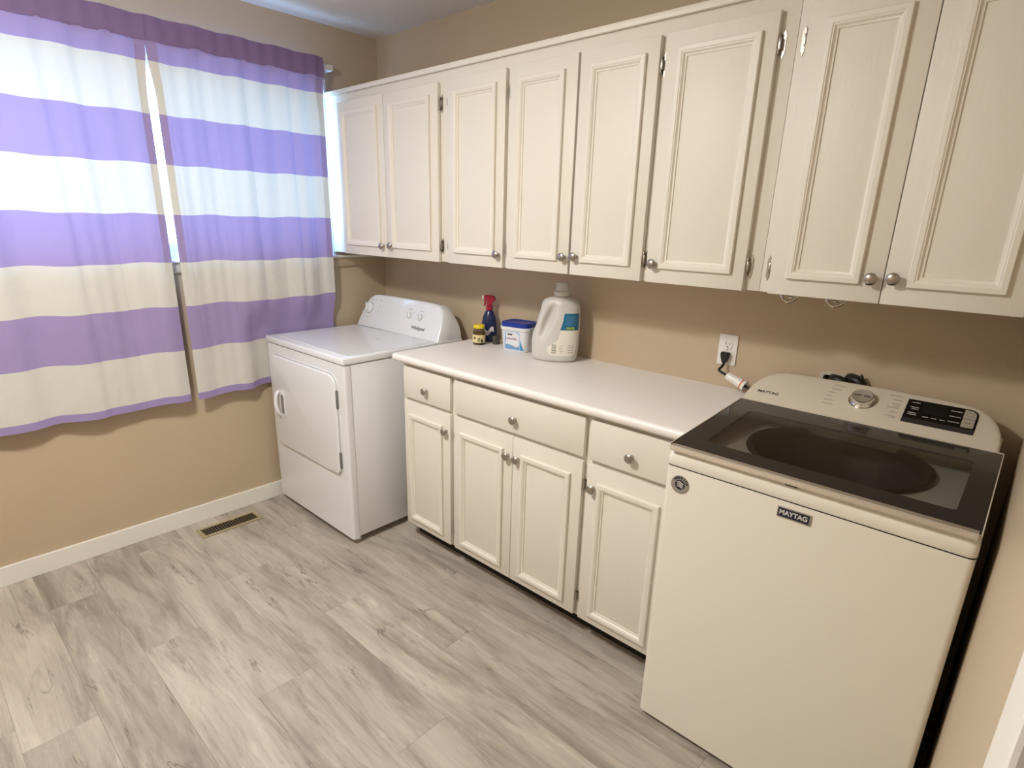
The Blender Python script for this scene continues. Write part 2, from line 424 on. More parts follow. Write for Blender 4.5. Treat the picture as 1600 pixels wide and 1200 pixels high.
def hinge_bm(x, yface, z, h=.07, side=1, proud=.018):
    """decorative face hinge: barrel at the door edge, pointed leaf on the face frame (side = direction away from the door)"""
    bm = bmesh.new()
    lathe(bm, [(0, -h*.36), (.003, -h*.36), (.0038, -h*.33), (.0038, h*.33), (.003, h*.36), (0, h*.36)], axis_m((x, yface-proud*.55, z), (0, 0, 1)), 10)
    pts = [(0, -h*.34), (.006, -h*.36), (.0095, -h*.5), (.013, -h*.36), (.0145, -h*.30), (.0145, h*.30), (.013, h*.36), (.0095, h*.5), (.006, h*.36), (0, h*.34)]
    prism(bm, [(x+side*a, z+b) for a, b in pts], lambda a, b, d: (a, d, b), yface-.0025, yface)
    box(bm, min(x, x+side*.006), max(x, x+side*.006), yface-proud*.8, yface-.0005, z-h*.20, z+h*.20, bev=.001)
    return bm
def door(par, x0, x1, z0, z1, yf, mo, kn, hs, th=.018, hh=.07, hz=(.07, .08)):
    d = obj('door', B(x0, x1, yf, yf+th, z0, z1, bev=.0025), paint_m, par)
    obj('moulding', moulding(*mo, yf), moulding_m, d, smooth=30)
    if kn: obj('knob', knob_bm(kn[0], yf, kn[1]), nickel_m, d)
    if hs:
        e = x0-.002 if hs < 0 else x1+.002
        for z in (z0+hz[0], z1-hz[1]):
            obj('hinge', hinge_bm(e, yf+th+.001, z, hh, hs), hinge_m, d)
    return d

# upper cabinets (two units)
YU = -.357; ZU0, ZU1 = 1.331, 2.057; UF = YU+.019
def upper_unit(x0, x1, label):
    t = thing('wall_cabinet', ((x0+x1)/2, -.17, ZU0), label, 'cabinet', None)
    bm = B(x0, x1, UF+.018, -.0005, ZU0+.022, 2.103, bev=0)
    obj('carcass', bm, paint_m, t, smooth=0)
    obj('face_frame', B(x0, x1, UF, UF+.018, ZU0+.002, 2.103, bev=.001), paint_m, t)
    obj('top_trim', B(x0, x1, UF-.014, UF, 2.098, 2.119, bev=.003), moulding_m, t)
    return t
UA = upper_unit(.006, 2.3195, 'long white six-door wall cabinet with satin knobs, from window to seam')
UB = upper_unit(2.3205, WX-.002, 'white two-door wall cabinet above the washing machine')
ky = .0
def mz(x0, x1): return (x0, x1, ZU0+.046, ZU1-.044)
door(UA, .144, .527, ZU0, ZU1, YU, mz(.186, .482), (.500, 1.383), -1)
door(UA, .530, .910, ZU0, ZU1, YU, mz(.574, .862), (.568, 1.388), 1)
door(UA, .971, 1.299, ZU0, ZU1, YU, mz(1.013, 1.256), (1.278, 1.383), -1)
door(UA, 1.321, 1.630, ZU0, ZU1, YU, mz(1.367, 1.580), (1.613, 1.392), -1)
door(UA, 1.639, 1.932, ZU0, ZU1, YU, mz(1.684, 1.890), (1.664, 1.396), 1)
door(UA, 1.952, 2.276, ZU0, ZU1, YU, mz(1.996, 2.238), (1.981, 1.391), 1)
door(UB, 2.349, 2.628, ZU0, ZU1, YU, mz(2.396, 2.578), (2.604, 1.393), -1)
door(UB, 2.630, 2.914, ZU0, ZU1, YU, mz(2.682, 2.875), (2.652, 1.397), 1)

# hooks under the right wall cabinet
for x, lab in ((2.405, 'chrome half-ring hook under the wall cabinet, left one'), (2.525, 'chrome half-ring hook under the wall cabinet, right one')):
    t = thing('cup_hook', (x, -.31, ZU0+.022), lab, 'hook')
    obj('bracket', B(x-.020, x+.020, -.325, -.295, ZU0+.010, ZU0+.0218, bev=.002), hinge_m, t)
    obj('ring', tube(bmesh.new(), [(x-.024, -.33, ZU0+.012), (x-.020, -.335, ZU0-.008), (x, -.338, ZU0-.020), (x+.020, -.335, ZU0-.008), (x+.024, -.33, ZU0+.012)], .0035, 8), chrome_m, t)
    obj('clip', tube(bmesh.new(), [(x-.010, -.31, ZU0+.012), (x-.008, -.315, ZU0-.006), (x+.006, -.318, ZU0-.006), (x+.008, -.31, ZU0+.012)], .003, 8), chrome_m, t)

# base cabinet
YBF = -.560; BF = YBF+.019
t = thing('base_cabinet', (1.56, -.28, 0), 'long white base cabinet with three drawers and four doors under the worktop', 'cabinet')
obj('carcass', B(.873, 2.258, BF+.018, -.001, .095, .9015), paint_m, t, smooth=0)
obj('face_frame', B(.871, 2.259, BF, BF+.018, .088, .9015, bev=.001), paint_m, t)
obj('toe_kick', B(.875, 2.257, -.475, -.46, .0005, .0945), kick_m, t, smooth=0)
obj('plinth_side', B(.875, .890, -.46, -.01, .0005, .0945), kick_m, t, smooth=0)
BZ0, BZ1 = .097, .724
mb = lambda a, b: (a, b, .132, .664)
for args in ((.892, 1.206, mb(.932, 1.160), (1.183, .645), -1), (1.232, 1.5655, mb(1.272, 1.520), (1.544, .642), -1),
             (1.5675, 1.893, mb(1.612, 1.846), (1.596, .641), 1), (1.914, 2.240, mb(1.960, 2.196), (1.944, .640), 0)):
    door(t, args[0], args[1], BZ0, BZ1, YBF, args[2], args[3], args[4], hh=.055, hz=(.078, .090))
for x0, x1, kx in ((.892, 1.206, 1.055), (1.232, 1.893, 1.575), (1.914, 2.240, 2.080)):
    d = obj('drawer', B(x0, x1, YBF, YBF+.018, .7395, .8835, bev=.003), paint_m, t)
    obj('knob', knob_bm(kx, YBF, .7965), nickel_m, d)

# worktop: post-formed laminate with a rounded nose
bm = bmesh.new(); pr = [(-.0005, .902), (-.0005, .9355)]
for k in range(9):
    a = PI/2 + k/8*PI; pr.append((-.573+.0165*math.cos(a)*.9, .919+.0165*math.sin(a)))
prism(bm, pr, lambda a, b, d: (d, a, b), .848, 2.262)
obj('worktop', bm, counter_m, label='white laminate worktop with rounded front edge over the base cabinet', category='worktop')
CT = .9355

# ------------------------------------------------------------------ dryer
dx0, dx1, dyf, dzt, dzl, dz0 = .042, .768, -.787, .924, .893, .030
t = thing('dryer', (.405, -.42, 0), 'white front-loading clothes dryer in the corner by the striped curtains', 'dryer')
obj('cabinet_body', B(dx0+.004, dx1-.004, dyf+.035, -.075, dz0+.008, dzl-.002, bev=.003), dryer_m, t)
# front panel with rounded vertical corners
bm = bmesh.new()
prism(bm, rrect(dx0+.002, dx1-.002, dyf, dyf+.034, (.012, .012, .001, .001), 5), lambda a, b, d: (a, b, d), dz0, dzl-.003)
obj('front_panel', bm, dryer_m, t, smooth=35)
obj('top_panel', B(dx0, dx1, dyf-.004, -.075, dzl, dzt, bev=.006, seg=3), dryer_m, t)
rim = bmesh.new()
prism(rim, rrect(dx0+.03, dx1-.03, dyf+.04, -.27, .02), lambda a, b, d: (a, b, d), dzt-.001, dzt+.0015)
obj('top_rim', rim, dryer_m, t)
# door
DX0, DX1, DZ0, DZ1 = .100, .704, .352, .838
R_ = (.05, .04, .06, .035)
bm = bmesh.new(); prism(bm, rrect(DX0-.006, DX1+.006, DZ0-.006, DZ1+.006, R_), lambda a, b, d: (a, d, b), dyf-.0035, dyf+.001)
obj('door_surround', bm, dryer_m, t)
bm = bmesh.new()
prism(bm, rrect(DX0-.0015, DX1+.0015, DZ0-.0015, DZ1+.0015, R_), lambda a, b, d: (a, d, b), dyf-.0042, dyf-.003)
obj('door_gap', bm, grey_m, t, smooth=0)
bm = bmesh.new()
P0 = rrect(DX0, DX1, DZ0, DZ1, R_); cx, cz = (DX0+DX1)/2, (DZ0+DZ1)/2
lev = [(0, dyf-.004), (0, dyf-.010), (.003, dyf-.0135), (.008, dyf-.0145)]
rings = []
for ins, yy in lev:
    q = rrect(DX0+ins, DX1-ins, DZ0+ins, DZ1-ins, tuple(max(.01, r-ins) for r in R_)); rings.append([bm.verts.new((a, yy, b)) for a, b in q])
for a, b in zip(rings, rings[1:]):
    n = len(a)
    for i in range(n): bm.faces.new((a[i], b[i], b[(i+1) % n], a[(i+1) % n]))
bm.faces.new(rings[-1]); bmesh.ops.recalc_face_normals(bm, faces=bm.faces[:])
dd = obj('door', bm, dryer_m, t)
# bow handle
ydh = dyf-.0145
bm = bmesh.new()
prism(bm, rrect(.155, .212, .515, .660, .024), lambda a, b, d: (a, d, b), ydh-.003, ydh+.001)
obj('handle_plate', bm, dryer_m, dd)
bm = bmesh.new()
prism(bm, rrect(.178, .207, .535, .640, .013), lambda a, b, d: (a, d, b), ydh-.0034, ydh-.0025)
obj('handle_recess', bm, print_grey, dd)
obj('handle', tube(bmesh.new(), [(.172, ydh-.002, .520), (.176, ydh-.020, .545), (.170, ydh-.027, .588), (.166, ydh-.020, .632), (.162, ydh-.002, .655)], lambda s: .0075+.003*math.sin(PI*s), 10), dryer_m, dd)
for z0, z1 in ((.684, .770), (.389, .469)):
    obj('hinge_cover', B(DX1-.002, DX1+.007, dyf-.0125, dyf-.001, z0, z1, bev=.002), grey_m, dd)
# feet
for fx, fy in ((dx0+.05, dyf+.06), (dx1-.045, dyf+.055), (dx0+.05, -.14), (dx1-.045, -.14)):
    obj('foot', lathe(bmesh.new(), [(0, 0.0005), (.014, .0005), (.014, .012), (.007, .014), (.007, .04), (0, .04)], Matrix.Translation((fx, fy, 0)), 12), white_pl, t)
# control console
cb = Vector((0, -.245, .9245)); cs = Vector((0, .085, .182)).normalized(); cn = Vector((0, -cs.z, cs.y))
half = [(.006, 0), (.010, .05), (.020, .105), (.034, .145), (.052, .172), (.078, .188), (.120, .194), (.20, .197), (.30, .198)]
outl = [(dx0+a, s) for a, s in half] + [(dx1-a, s) for a, s in reversed(half)]
bm = bmesh.new(); rings = []
def cp_(x, s, d=0): return Vector((x, cb.y, cb.z))+cs*s-cn*d
ccx = (dx0+dx1)/2
for ins, d in ((.012, -.000), (.004, .002), (0, .008)):
    rings.append([bm.verts.new(cp_(x+(ins if x < ccx else -ins), max(s-ins*(s > .1), 0), d)) for x, s in outl])
rings.append([bm.verts.new((x, min(cp_(x, s).y+.06+.02*(1-s/.2), -.085), cb.z+(cp_(x, s).z-cb.z)*.93)) for x, s in outl])
rings.append([bm.verts.new((x, -.082, cb.z+(cp_(x, s).z-cb.z)*.62)) for x, s in outl])
for a, b in zip(rings, rings[1:]):
    for i in range(len(a)-1): bm.faces.new((a[i], b[i], b[i+1], a[i+1]))
bm.faces.new(rings[0]); bm.faces.new(rings[-1]); bmesh.ops.recalc_face_normals(bm, faces=bm.faces[:])
con = obj('console', bm, dryer_m, t, smooth=50)
def ckn(x, s, r, h, grip=True):
    bm = lathe(bmesh.new(), [(0, 0), (r, 0), (r*.97, h*.35), (r*.86, h*.55), (r*.8, h*.6), (0, h*.62)], axis_m(cp_(x, s), cn), 28)
    a = math.radians(35); u = Vector((1, 0, 0))*math.cos(a)+cs*math.sin(a); v = cn.cross(u)
    mt = Matrix((u, v, cn)).transposed().to_4x4(); mt.translation = cp_(x, s)+cn*(h*.55)
    box(bm, -r*.16, r*.16, -r*.8, r*.8, 0, h*.6, bev=.001, mtx=mt)
    o = obj('dial', bm, dryer_m, con)
    ring = lathe(bmesh.new(), [(r*1.0, 0), (r*1.07, 0), (r*1.07, .0009), (r*1.0, .0009)], axis_m(cp_(x, s), cn), 28)
    obj('dial_ring', ring, print_grey, con)
ckn(.121, .108, .031, .024); ckn(.481, .108, .017, .018); ckn(.575, .108, .017, .018)
bm = text_bm('Whirlpool', .026, cp_(.583, .048), (1, 0, 0), cs, cn, .0008, bold=.0004)
obj('brand_lettering', bm, print_dark, con, smooth=0)
bm = bmesh.new()
def pbar(bm, x, s, w, h=.0022):
    vs = [bm.verts.new(cp_(a, b)+cn*.0007) for a, b in ((x-w/2, s-h/2), (x+w/2, s-h/2), (x+w/2, s+h/2), (x-w/2, s+h/2))]; bm.faces.new(vs)
for x, s, w in ((.205, .160, .022), (.205, .128, .012), (.205, .098, .014), (.075, .135, .014), (.070, .105, .018), (.073, .09, .014), (.125, .158, .02), (.150, .162, .012), (.13, .055, .014),
                (.481, .142, .034), (.575, .142, .034), (.51, .125, .006), (.605, .125, .006), (.452, .095, .008), (.547, .095, .008)): pbar(bm, x, s, w)
obj('dial_markings', bm, print_grey, con, smooth=0, kind='stuff')
bm = bmesh.new()
for x, y, w in ((.60, -.272, .014), (.46, -.42, .010), (.49, -.42, .022)):
    box(bm, x, x+w, y, y+.004, dzt+.0016, dzt+.0020)
obj('top_markings', bm, print_grey, t, smooth=0, kind='stuff')

# ------------------------------------------------------------------ washer
wx0, wx1, wyf, wzs = 2.267, 2.954, -.699, .876
t = thing('washing_machine', ((wx0+wx1)/2, -.38, 0), 'off-white top-loading washing machine with tinted glass lid and MAYTAG badge', 'washing machine')
bm = bmesh.new()
q = rrect(wx0, wx1, wyf, -.06, (.014, .014, .004, .004), 5)
bot = [bm.verts.new((a, b, .018)) for a, b in q]; top = [bm.verts.new((a, b, wzs-.0015)) for a, b in q]
n = len(q)
for i in range(n): bm.faces.new((bot[i], bot[(i+1) % n], top[(i+1) % n], top[i]))
bm.faces.new(bot[::-1])
obj('cabinet_body', bm, washer_m, t, smooth=35)
# deck: rounded frame with the round tub opening
TC = Vector((2.61, -.385)); TR_ = .225; DK = .912
bm = bmesh.new(); n = 64
def ring_pts(ins, rad):
    q = rrect(wx0+ins, wx1-ins, wyf+ins, -.06-ins*.2, rad, 5); out = []
    for k in range(len(q)):
        a, b = Vector(q[k]), Vector(q[(k+1) % len(q)]); m_ = 12 if k % 6 == 5 else 1
        for u in range(m_): out.append(a.lerp(b, u/m_))
    return out
base_ = ring_pts(0, .014); n = len(base_)
def ring_rect(ins, z, rad): return [bm.verts.new((p.x, p.y, z)) for p in ring_pts(ins, rad)]
rg = [ring_rect(.001, wzs+.0008, .014), ring_rect(-.0005, wzs+.003, .015), ring_rect(.000, wzs+.026, .016), ring_rect(.003, wzs+.036, .018), ring_rect(.009, wzs+.043, .02), ring_rect(.018, wzs+.046, .02), ring_rect(.030, wzs+.045, .02), ring_rect(.040, DK, .02)]
rc_ = []
for p in base_:
    a = math.atan2(p.y-TC.y, p.x-TC.x); rc_.append(bm.verts.new((TC.x+TR_*math.cos(a), TC.y+TR_*math.sin(a), DK-.006)))
rg.append(rc_)
for a, b in zip(rg, rg[1:]):
    for i in range(n): bm.faces.new((a[i], a[(i+1) % n], b[(i+1) % n], b[i]))
bmesh.ops.recalc_face_normals(bm, faces=bm.faces[:])
dk = obj('deck', bm, washer_lip_m, t, smooth=50)
bm = lathe(bmesh.new(), [(TR_+.004, DK-.004), (TR_-.004, DK-.002), (TR_-.010, DK-.012), (TR_-.012, .60), (TR_-.03, .56), (.06, .55), (0, .57)], Matrix.Translation((TC.x, TC.y, 0)), 48)
for f in bm.faces: f.normal_flip()
obj('tub', bm, tub_m, t, smooth=50)
bm = lathe(bmesh.new(), [(TR_+.006, DK-.003), (TR_+.004, DK+.002), (TR_-.006, DK+.003), (TR_-.012, DK-.003), (TR_-.012, DK-.03)], Matrix.Translation((TC.x, TC.y, 0)), 48)
obj('tub_ring', bm, mat('dark_tub_ring', srgb(46, 44, 42), .35), t, smooth=50)
bm = lathe(bmesh.new(), [(0, .72), (.03, .715), (.05, .68), (.06, .62), (.12, .59), (.19, .58), (.19, .57), (0, .57)], Matrix.Translation((TC.x, TC.y, 0)), 24)
for k in range(4):
    a = k*PI/2+.4; box(bm, .03, .17, -.008, .008, .58, .64, bev=.004, mtx=Matrix.Translation((TC.x, TC.y, 0)) @ Matrix.Rotation(a, 4, 'Z'))
obj('agitator', bm, black_m, t)
obj('dispenser_slot', B(2.70, 2.86, -.150, -.118, DK-.008, DK+.004, bev=.003), black_m, t)
obj('dispenser_tab', B(2.845, 2.885, -.152, -.116, DK-.004, DK+.010, bev=.003), grey_m, t)
obj('bleach_cup', lathe(bmesh.new(), [(0, DK-.004), (.034, DK-.004), (.036, DK+.004), (.031, DK+.005), (.028, DK-.001), (0, DK-.001)], Matrix.Translation((2.60, -.15, 0)), 24), chrome_m, t)
# seam shadow line
bm = bmesh.new(); prism(bm, rrect(wx0+.003, wx1-.003, wyf+.003, -.064, .010, 5), lambda a, b, d: (a, b, d), wzs-.008, wzs+.0015)
for f in [f for f in bm.faces if len(f.verts) > 4]: bm.faces.remove(f)
obj('seam', bm, dark_m, t, smooth=0)
# lid
def lidp(x, v, h=0):     # v 0 front .. 1 back
    return (x, -.700+v*.494, .9370+v*.0285+h)
lx0, lx1 = 2.272, 2.950
def lid_poly(x0, x1, v0, v1, h0, h1, r=.01):
    b = bmesh.new()
    prism(b, rrect(x0, x1, v0, v1, r, 4), lambda a, c, d: lidp(a, c, d), h0, h1); return b
wv0, wv1 = .155, .800; wa, wb = 2.338, 2.900
b = bmesh.new()
o_ = rrect(lx0, lx1, 0.006, 1, (.02, .02, .004, .004), 4); i_ = rrect(wa, wb, wv0, wv1, .018, 4)
for (h0, h1) in ((-.006, .0),):
    O0 = [b.verts.new(lidp(x, v, h0)) for x, v in o_]; O1 = [b.verts.new(lidp(x, v, h1)) for x, v in o_]
    I0 = [b.verts.new(lidp(x, v, h0)) for x, v in i_]; I1 = [b.verts.new(lidp(x, v, h1)) for x, v in i_]
    n = len(o_)
    for i in range(n):
        j = (i+1) % n
        for fc in ((O0[i], O0[j], O1[j], O1[i]), (O1[i], O1[j], I1[j], I1[i]), (I1[i], I1[j], I0[j], I0[i]), (O0[j], O0[i], I0[i], I0[j])): b.faces.new(fc)
bmesh.ops.recalc_face_normals(b, faces=b.faces[:])
lid = obj('lid', b, mat('lid_border_glass', srgb(46, 45, 44), .08), t, smooth=30)
obj('lid_window', lid_poly(wa-.002, wb+.002, wv0-.003, wv1+.003, -.004, -.0008, .018), lid_glass, lid, smooth=0)
# metal front edge and sides of the lid
bm = bmesh.new()
prism(bm, [(-.702, .9215), (-.7095, .9235), (-.7115, .929), (-.7105, .934), (-.706, .9372), (-.690, .9378), (-.690, .9215)], lambda a, c, d: (d, a, c), lx0+.004, lx1-.004)
obj('front_rail', bm, mat('bright_rail_metal', srgb(236, 230, 218), .22, metal=.8), lid, smooth=25)
bm = B(lx0-.002, lx0, -.700, -.210, .926, .9395); 
for v in bm.verts: v.co.z += (v.co.y+.7)*.0576
b2 = B(lx1, lx1+.002, -.700, -.210, .926, .9395)
for v in b2.verts: v.co.z += (v.co.y+.7)*.0576
merge(bm, b2)
b2 = B(lx0, lx1, -.207, -.2035, .955, .9672); merge(bm, b2)
obj('side_rail', bm, console_m, lid, smooth=0)
# under-lid rim, added to keep light out of the gap
bm = bmesh.new()
prism(bm, rrect(wx0+.03, wx1-.03, wyf+.022, -.2, .02), lambda a, c, d: (a, c, .900+(d)*(.0312+(c+.7)*.0576)), 0, 1)
for f in [f for f in bm.faces if len(f.verts) > 4]: bm.faces.remove(f)
obj('lid_light_skirt', bm, washer_lip_m, t, smooth=0)
obj('lid_latch', B(2.575, 2.605, wyf-.001, wyf+.02, .916, .9245, bev=.002), black_m, t)
# console
wb_ = Vector((0, -.202, .9655)); ws = Vector((0, .14, .08)).normalized(); wn = Vector((0, -ws.z, ws.y))
def wp(x, s, d=0): return Vector((x, wb_.y, wb_.z))+ws*s+wn*d
half = [(0, 0), (.0015, .045), (.006, .072), (.014, .097), (.025, .118), (.038, .136), (.058, .152), (.085, .161), (.13, .165), (.22, .168), (.30, .170)]
cx0, cx1 = 2.269, 2.941; ccx = (cx0+cx1)/2
outl = [(cx0+a, s) for a, s in half]+[(cx1-a, s) for a, s in reversed(half)]
bm = bmesh.new(); rings = []
for ins, d in ((.010, 0), (.003, -.0015), (0, -.006)):
    rings.append([bm.verts.new(wp(x+(ins if x < ccx else -ins), max(s-ins*(s > .06), .0), d)) for x, s in outl])
rings.append([bm.verts.new((x, min(-.045, wp(x, s).y+.03), wp(x, s).z-.035*(s > 0)-.003)) for x, s in outl])
rings.append([bm.verts.new((x, -.042, .90)) for x, s in outl])
for a, b in zip(rings, rings[1:]):
    for i in range(len(a)-1): bm.faces.new((a[i], b[i], b[i+1], a[i+1]))
bm.faces.new(rings[0]); bm.faces.new([rings[-1][0], rings[-1][-1], rings[0][-1], rings[0][0]]) if False else None
bmesh.ops.recalc_face_normals(bm, faces=bm.faces[:])
con = obj('console', bm, console_m, t, smooth=45)
bm = B(cx0, cx1, -.206, -.045, .90, .9655, bev=.002); obj('console_base', bm, console_m, t)
# knob
kc = wp(2.600, .096)
kb = lathe(bmesh.new(), [(.0335, 0), (.0335, .003), (.0305, .006), (.030, .018), (.0290, .0205), (.0265, .0215)], axis_m(kc, wn), 40)
dial = obj('cycle_dial', kb, chrome_m, con)
obj('dial_face', lathe(bmesh.new(), [(.0265, .0215), (.0245, .0206), (0, .0206)], axis_m(kc, wn), 40), mat('brushed_dial_face', srgb(222, 216, 206), .3, metal=.7, bump=.4, bscale=400, stretch=(1, .05, 1)), dial)
obj('dial_collar', lathe(bmesh.new(), [(.0375, 0), (.0375, .0012), (.0335, .0014)], axis_m(kc, wn), 40), chrome_m, con)
bm = bmesh.new()
for xa, xb in ((2.578, 2.596), (2.604, 2.622)):      # the word on the dial is not legible in the photograph
    x = xa
    while x < xb-1e-4:
        bm.faces.new([bm.verts.new(wp(a, b, .0212)) for a, b in ((x, .0935), (x+.0022, .0935), (x+.0022, .0985), (x, .0985))]); x += .0031
obj('dial_print', bm, print_dark, dial, smooth=0, kind='stuff')
obj('brand_lettering', text_bm('MAYTAG', .0165, wp(2.337, .049), (1, 0, 0), ws, wn, .0006, bold=.0003), print_dark, con, smooth=0)
# cycle names: too small to read in the photograph
bm = bmesh.new()
def wbar(bm, x0, x1, s, h=.0028, d=.0006):
    x = x0
    while x < x1-1e-4:
        w = min(random.uniform(.0016, .0030), x1-x); hh = h*random.uniform(.75, 1.1)
        bm.faces.new([bm.verts.new(wp(a, b, d)) for a, b in ((x, s-hh/2), (x+w, s-hh/2), (x+w, s+hh/2), (x, s+hh/2))]); x += w+.0008
for i, (a, w) in enumerate(((2.507, .036), (2.506, .028), (2.504, .018), (2.502, .016), (2.501, .026), (2.500, .030))): wbar(bm, a, a+w, .142-i*.0175)
for i, (b_, w) in enumerate(((2.696, .034), (2.697, .024), (2.697, .022), (2.696, .030), (2.696, .020), (2.696, .026))): wbar(bm, b_-w, b_, .143-i*.0175)
wbar(bm, 2.678, 2.697, .0985); wbar(bm, 2.680, 2.697, .049)
obj('cycle_names', bm, print_grey, con, smooth=0, kind='stuff')
# control display
disp = bmesh.new(); prism(disp, rrect(2.711, 2.879, .043, .141, (.003, .003, .022, .003), 5), lambda a, c, d: wp(a, c, d), -.0005, .0014)
dp = obj('control_display', disp, mat('display_black', srgb(10, 9, 10), .25), con, smooth=30)
disp = bmesh.new(); prism(disp, rrect(2.7115, 2.8785, .0432, .061, .003, 3), lambda a, c, d: wp(a, c, d), .001, .0018)
obj('display_strip', disp, mat('display_strip', srgb(52, 48, 50), .4), dp, smooth=0)
disp = bmesh.new(); prism(disp, rrect(2.752, 2.808, .088, .130, .003, 3), lambda a, c, d: wp(a, c, d), .001, .0019)
obj('screen', disp, screen_m, dp, smooth=0)
for s0, s1, r in ((.101, .136, (.001, .001, .018, .001)), (.066, .099, .001)):
    disp = bmesh.new(); prism(disp, rrect(2.846, 2.874, s0, s1, r, 5), lambda a, c, d: wp(a, c, d), .001, .0022)
    obj('button', disp, mat('button_silver', srgb(190, 180, 164), .35, metal=.2), dp, smooth=0)
bm = bmesh.new()
for x0, x1, s in ((2.722, 2.742, .128), (2.722, 2.742, .108), (2.726, 2.742, .101), (2.720, 2.740, .084), (2.720, 2.742, .077), (2.757, 2.770, .076), (2.778, 2.790, .076), (2.798, 2.810, .076), (2.816, 2.842, .122), (2.816, 2.842, .100), (2.816, 2.842, .078)):
    wbar(bm, x0, x1, s, .0030, .0021)
obj('display_print', bm, print_light, dp, smooth=0, kind='stuff')
bm = bmesh.new(); wbar(bm, 2.853, 2.866, .083, .006, .0025); 
lathe(bm, [(.0075, 0), (.0085, 0), (.0085, .0003), (.0075, .0003)], axis_m(wp(2.860, .118, .0023), wn), 20)
obj('button_symbols', bm, print_grey, dp, smooth=0, kind='stuff')
# front badges
yb_ = wyf-.0003
bg_ = obj('brand_badge', B(2.570, 2.648, yb_-.0025, yb_, .8315, .8595, bev=.001), silver_m, t)
obj('badge_field', B(2.5725, 2.6440, yb_-.0032, yb_-.0024, .8345, .8570), navy_m, bg_, smooth=0)
obj('badge_lettering', text_bm('MAYTAG', .0172, (2.608, yb_-.0033, .8457), (1, 0, 0), (0, 0, 1), (0, -1, 0), .0003, bold=.0006, stretch=.93), print_light, bg_, smooth=0)
sc_ = Vector((2.313, yb_, .826))
st = obj('round_sticker', lathe(bmesh.new(), [(0, .0008), (.0265, .0008), (.0270, 0)], axis_m(sc_, (0, -1, 0)), 36), silver_m, t)
for i, ch in enumerate('AMERICA'):
    a = math.radians(140-i*20); r = .0205
    ax = Vector((math.sin(a), 0, -math.cos(a))); ay = Vector((math.cos(a), 0, math.sin(a)))
    obj('sticker_letter', text_bm(ch, .0105, sc_+ay*r, ax, ay, (0, -1, 0), .0012, bold=.0005), navy_m, st, smooth=0)
bm = bmesh.new(); lathe(bm, [(0, .0010), (.0145, .0010)], axis_m(sc_, (0, -1, 0)), 28)
obj('sticker_disc', bm, navy_m, st, smooth=0)
bm = bmesh.new()
for k in range(3):
    pts = [(-.009+k*.001, .0055-k*.006), (-.002, .0085-k*.006), (.006, .0050-k*.006), (.0105-k*.001, .0025-k*.006), (.0100, -.0002-k*.006), (.004, .0022-k*.006), (-.003, .0052-k*.006), (-.009, .0025-k*.006)]
    bm.faces.new([bm.verts.new((sc_.x+a, sc_.y-.0014, sc_.z+b+.002)) for a, b in pts])
obj('sticker_stripes', bm, print_light, st, smooth=0)
for fx, fy in ((wx0+.05, wyf+.05), (wx1-.05, wyf+.05), (wx0+.05, -.1), (wx1-.05, -.1)):
    obj('foot', lathe(bmesh.new(), [(0, 0.0005), (.02, .0005), (.02, .010), (.008, .012), (.008, .03), (0, .03)], Matrix.Translation((fx, fy, 0)), 14), black_m, t)

# ------------------------------------------------------------------ curtains
def sm(a, b, x):
    t = max(0, min(1, (x-a)/(b-a))); return t*t*(3-2*t)
ZT, ZB = 2.262, .662
def down2(z): return .55+.45*sm(2.17, 2.0, z)-.45*sm(1.3, 1.0, z)
def cloth(y0, y1, nu, nv, phase, right, xoff=0.0, ztop=ZT, zbot=ZB, ys=None):
    bm = bmesh.new(); uvl = bm.loops.layers.uv.new('UVMap'); G = []
    wid = abs(PY[1]-PY[0]) if not ys else ys
    for j in range(nv+1):
        z0 = ztop+(zbot-ztop)*j/nv; row = []
        for i in range(nu+1):
            y = y0+(y1-y0)*i/nu
            down = sm(2.17, 1.2, z0)
            if not right and i >= nu-10: y += (.0125*sm(1.95, 2.17, z0))*(i-nu+10)/10
            if right and i <= 10: y -= (.0165*sm(1.95, 2.17, z0))*(10-i)/10
            am = .003+.0065*down
            f = math.sin(y*24+phase+.9*math.sin(y*7+phase)+.25*math.sin(z0*2.3))*am
            f += math.sin(y*61+phase*2+.8*z0)*(.0035*(1-.6*down)) + .004*down*noise.noise(Vector((y*3, z0*1.7, phase)))
            f += down2(z0)*(.0014*math.sin(y*97+phase*3+.5*z0+2.3*math.sin(y*13)) + .0065*abs(math.sin(y*27+phase+.35*z0+1.6*math.sin(y*6.3+phase)))**.7)
            x = .064+f
            if z0 > 2.175: x = .082+.002*math.sin(y*90+phase)+.0014*math.sin(y*37)+ .006*math.sin(PI*(z0-2.175)/(ZT-2.175))
            else: x += .012*sm(2.05, 2.175, z0)
            x += .006*sm(1.1, .7, z0)*(math.sin(y*9+phase)*.5+.2)
            z = z0+.003*math.sin(y*14+phase)*down+.002*math.sin(y*33+phase)
            if right:
                k = sm(-.93, -.79, y)*sm(1.12, .945, z0)
                x = x*(1-k)+k*(.022+.006*math.sin(y*30))
                k2 = sm(-.90, -.84, y)*sm(.8, .67, z0)*(1-sm(-.80, -.74, y)); z += k2*.006
                if y > -.5: z += .012*sm(-.5, -.38, y)*sm(1.4, .95, z0)
            row.append((bm.verts.new((x+xoff, y, z)), z0, y))
        G.append(row)
    for j in range(nv):
        for i in range(nu):
            q = (G[j][i], G[j+1][i], G[j+1][i+1], G[j][i+1])
            f = bm.faces.new([v[0] for v in q])
            for lp, v in zip(f.loops, q): lp[uvl].uv = (v[2], (v[1]-.5)/2)
    return bm
PY = (0, 0)
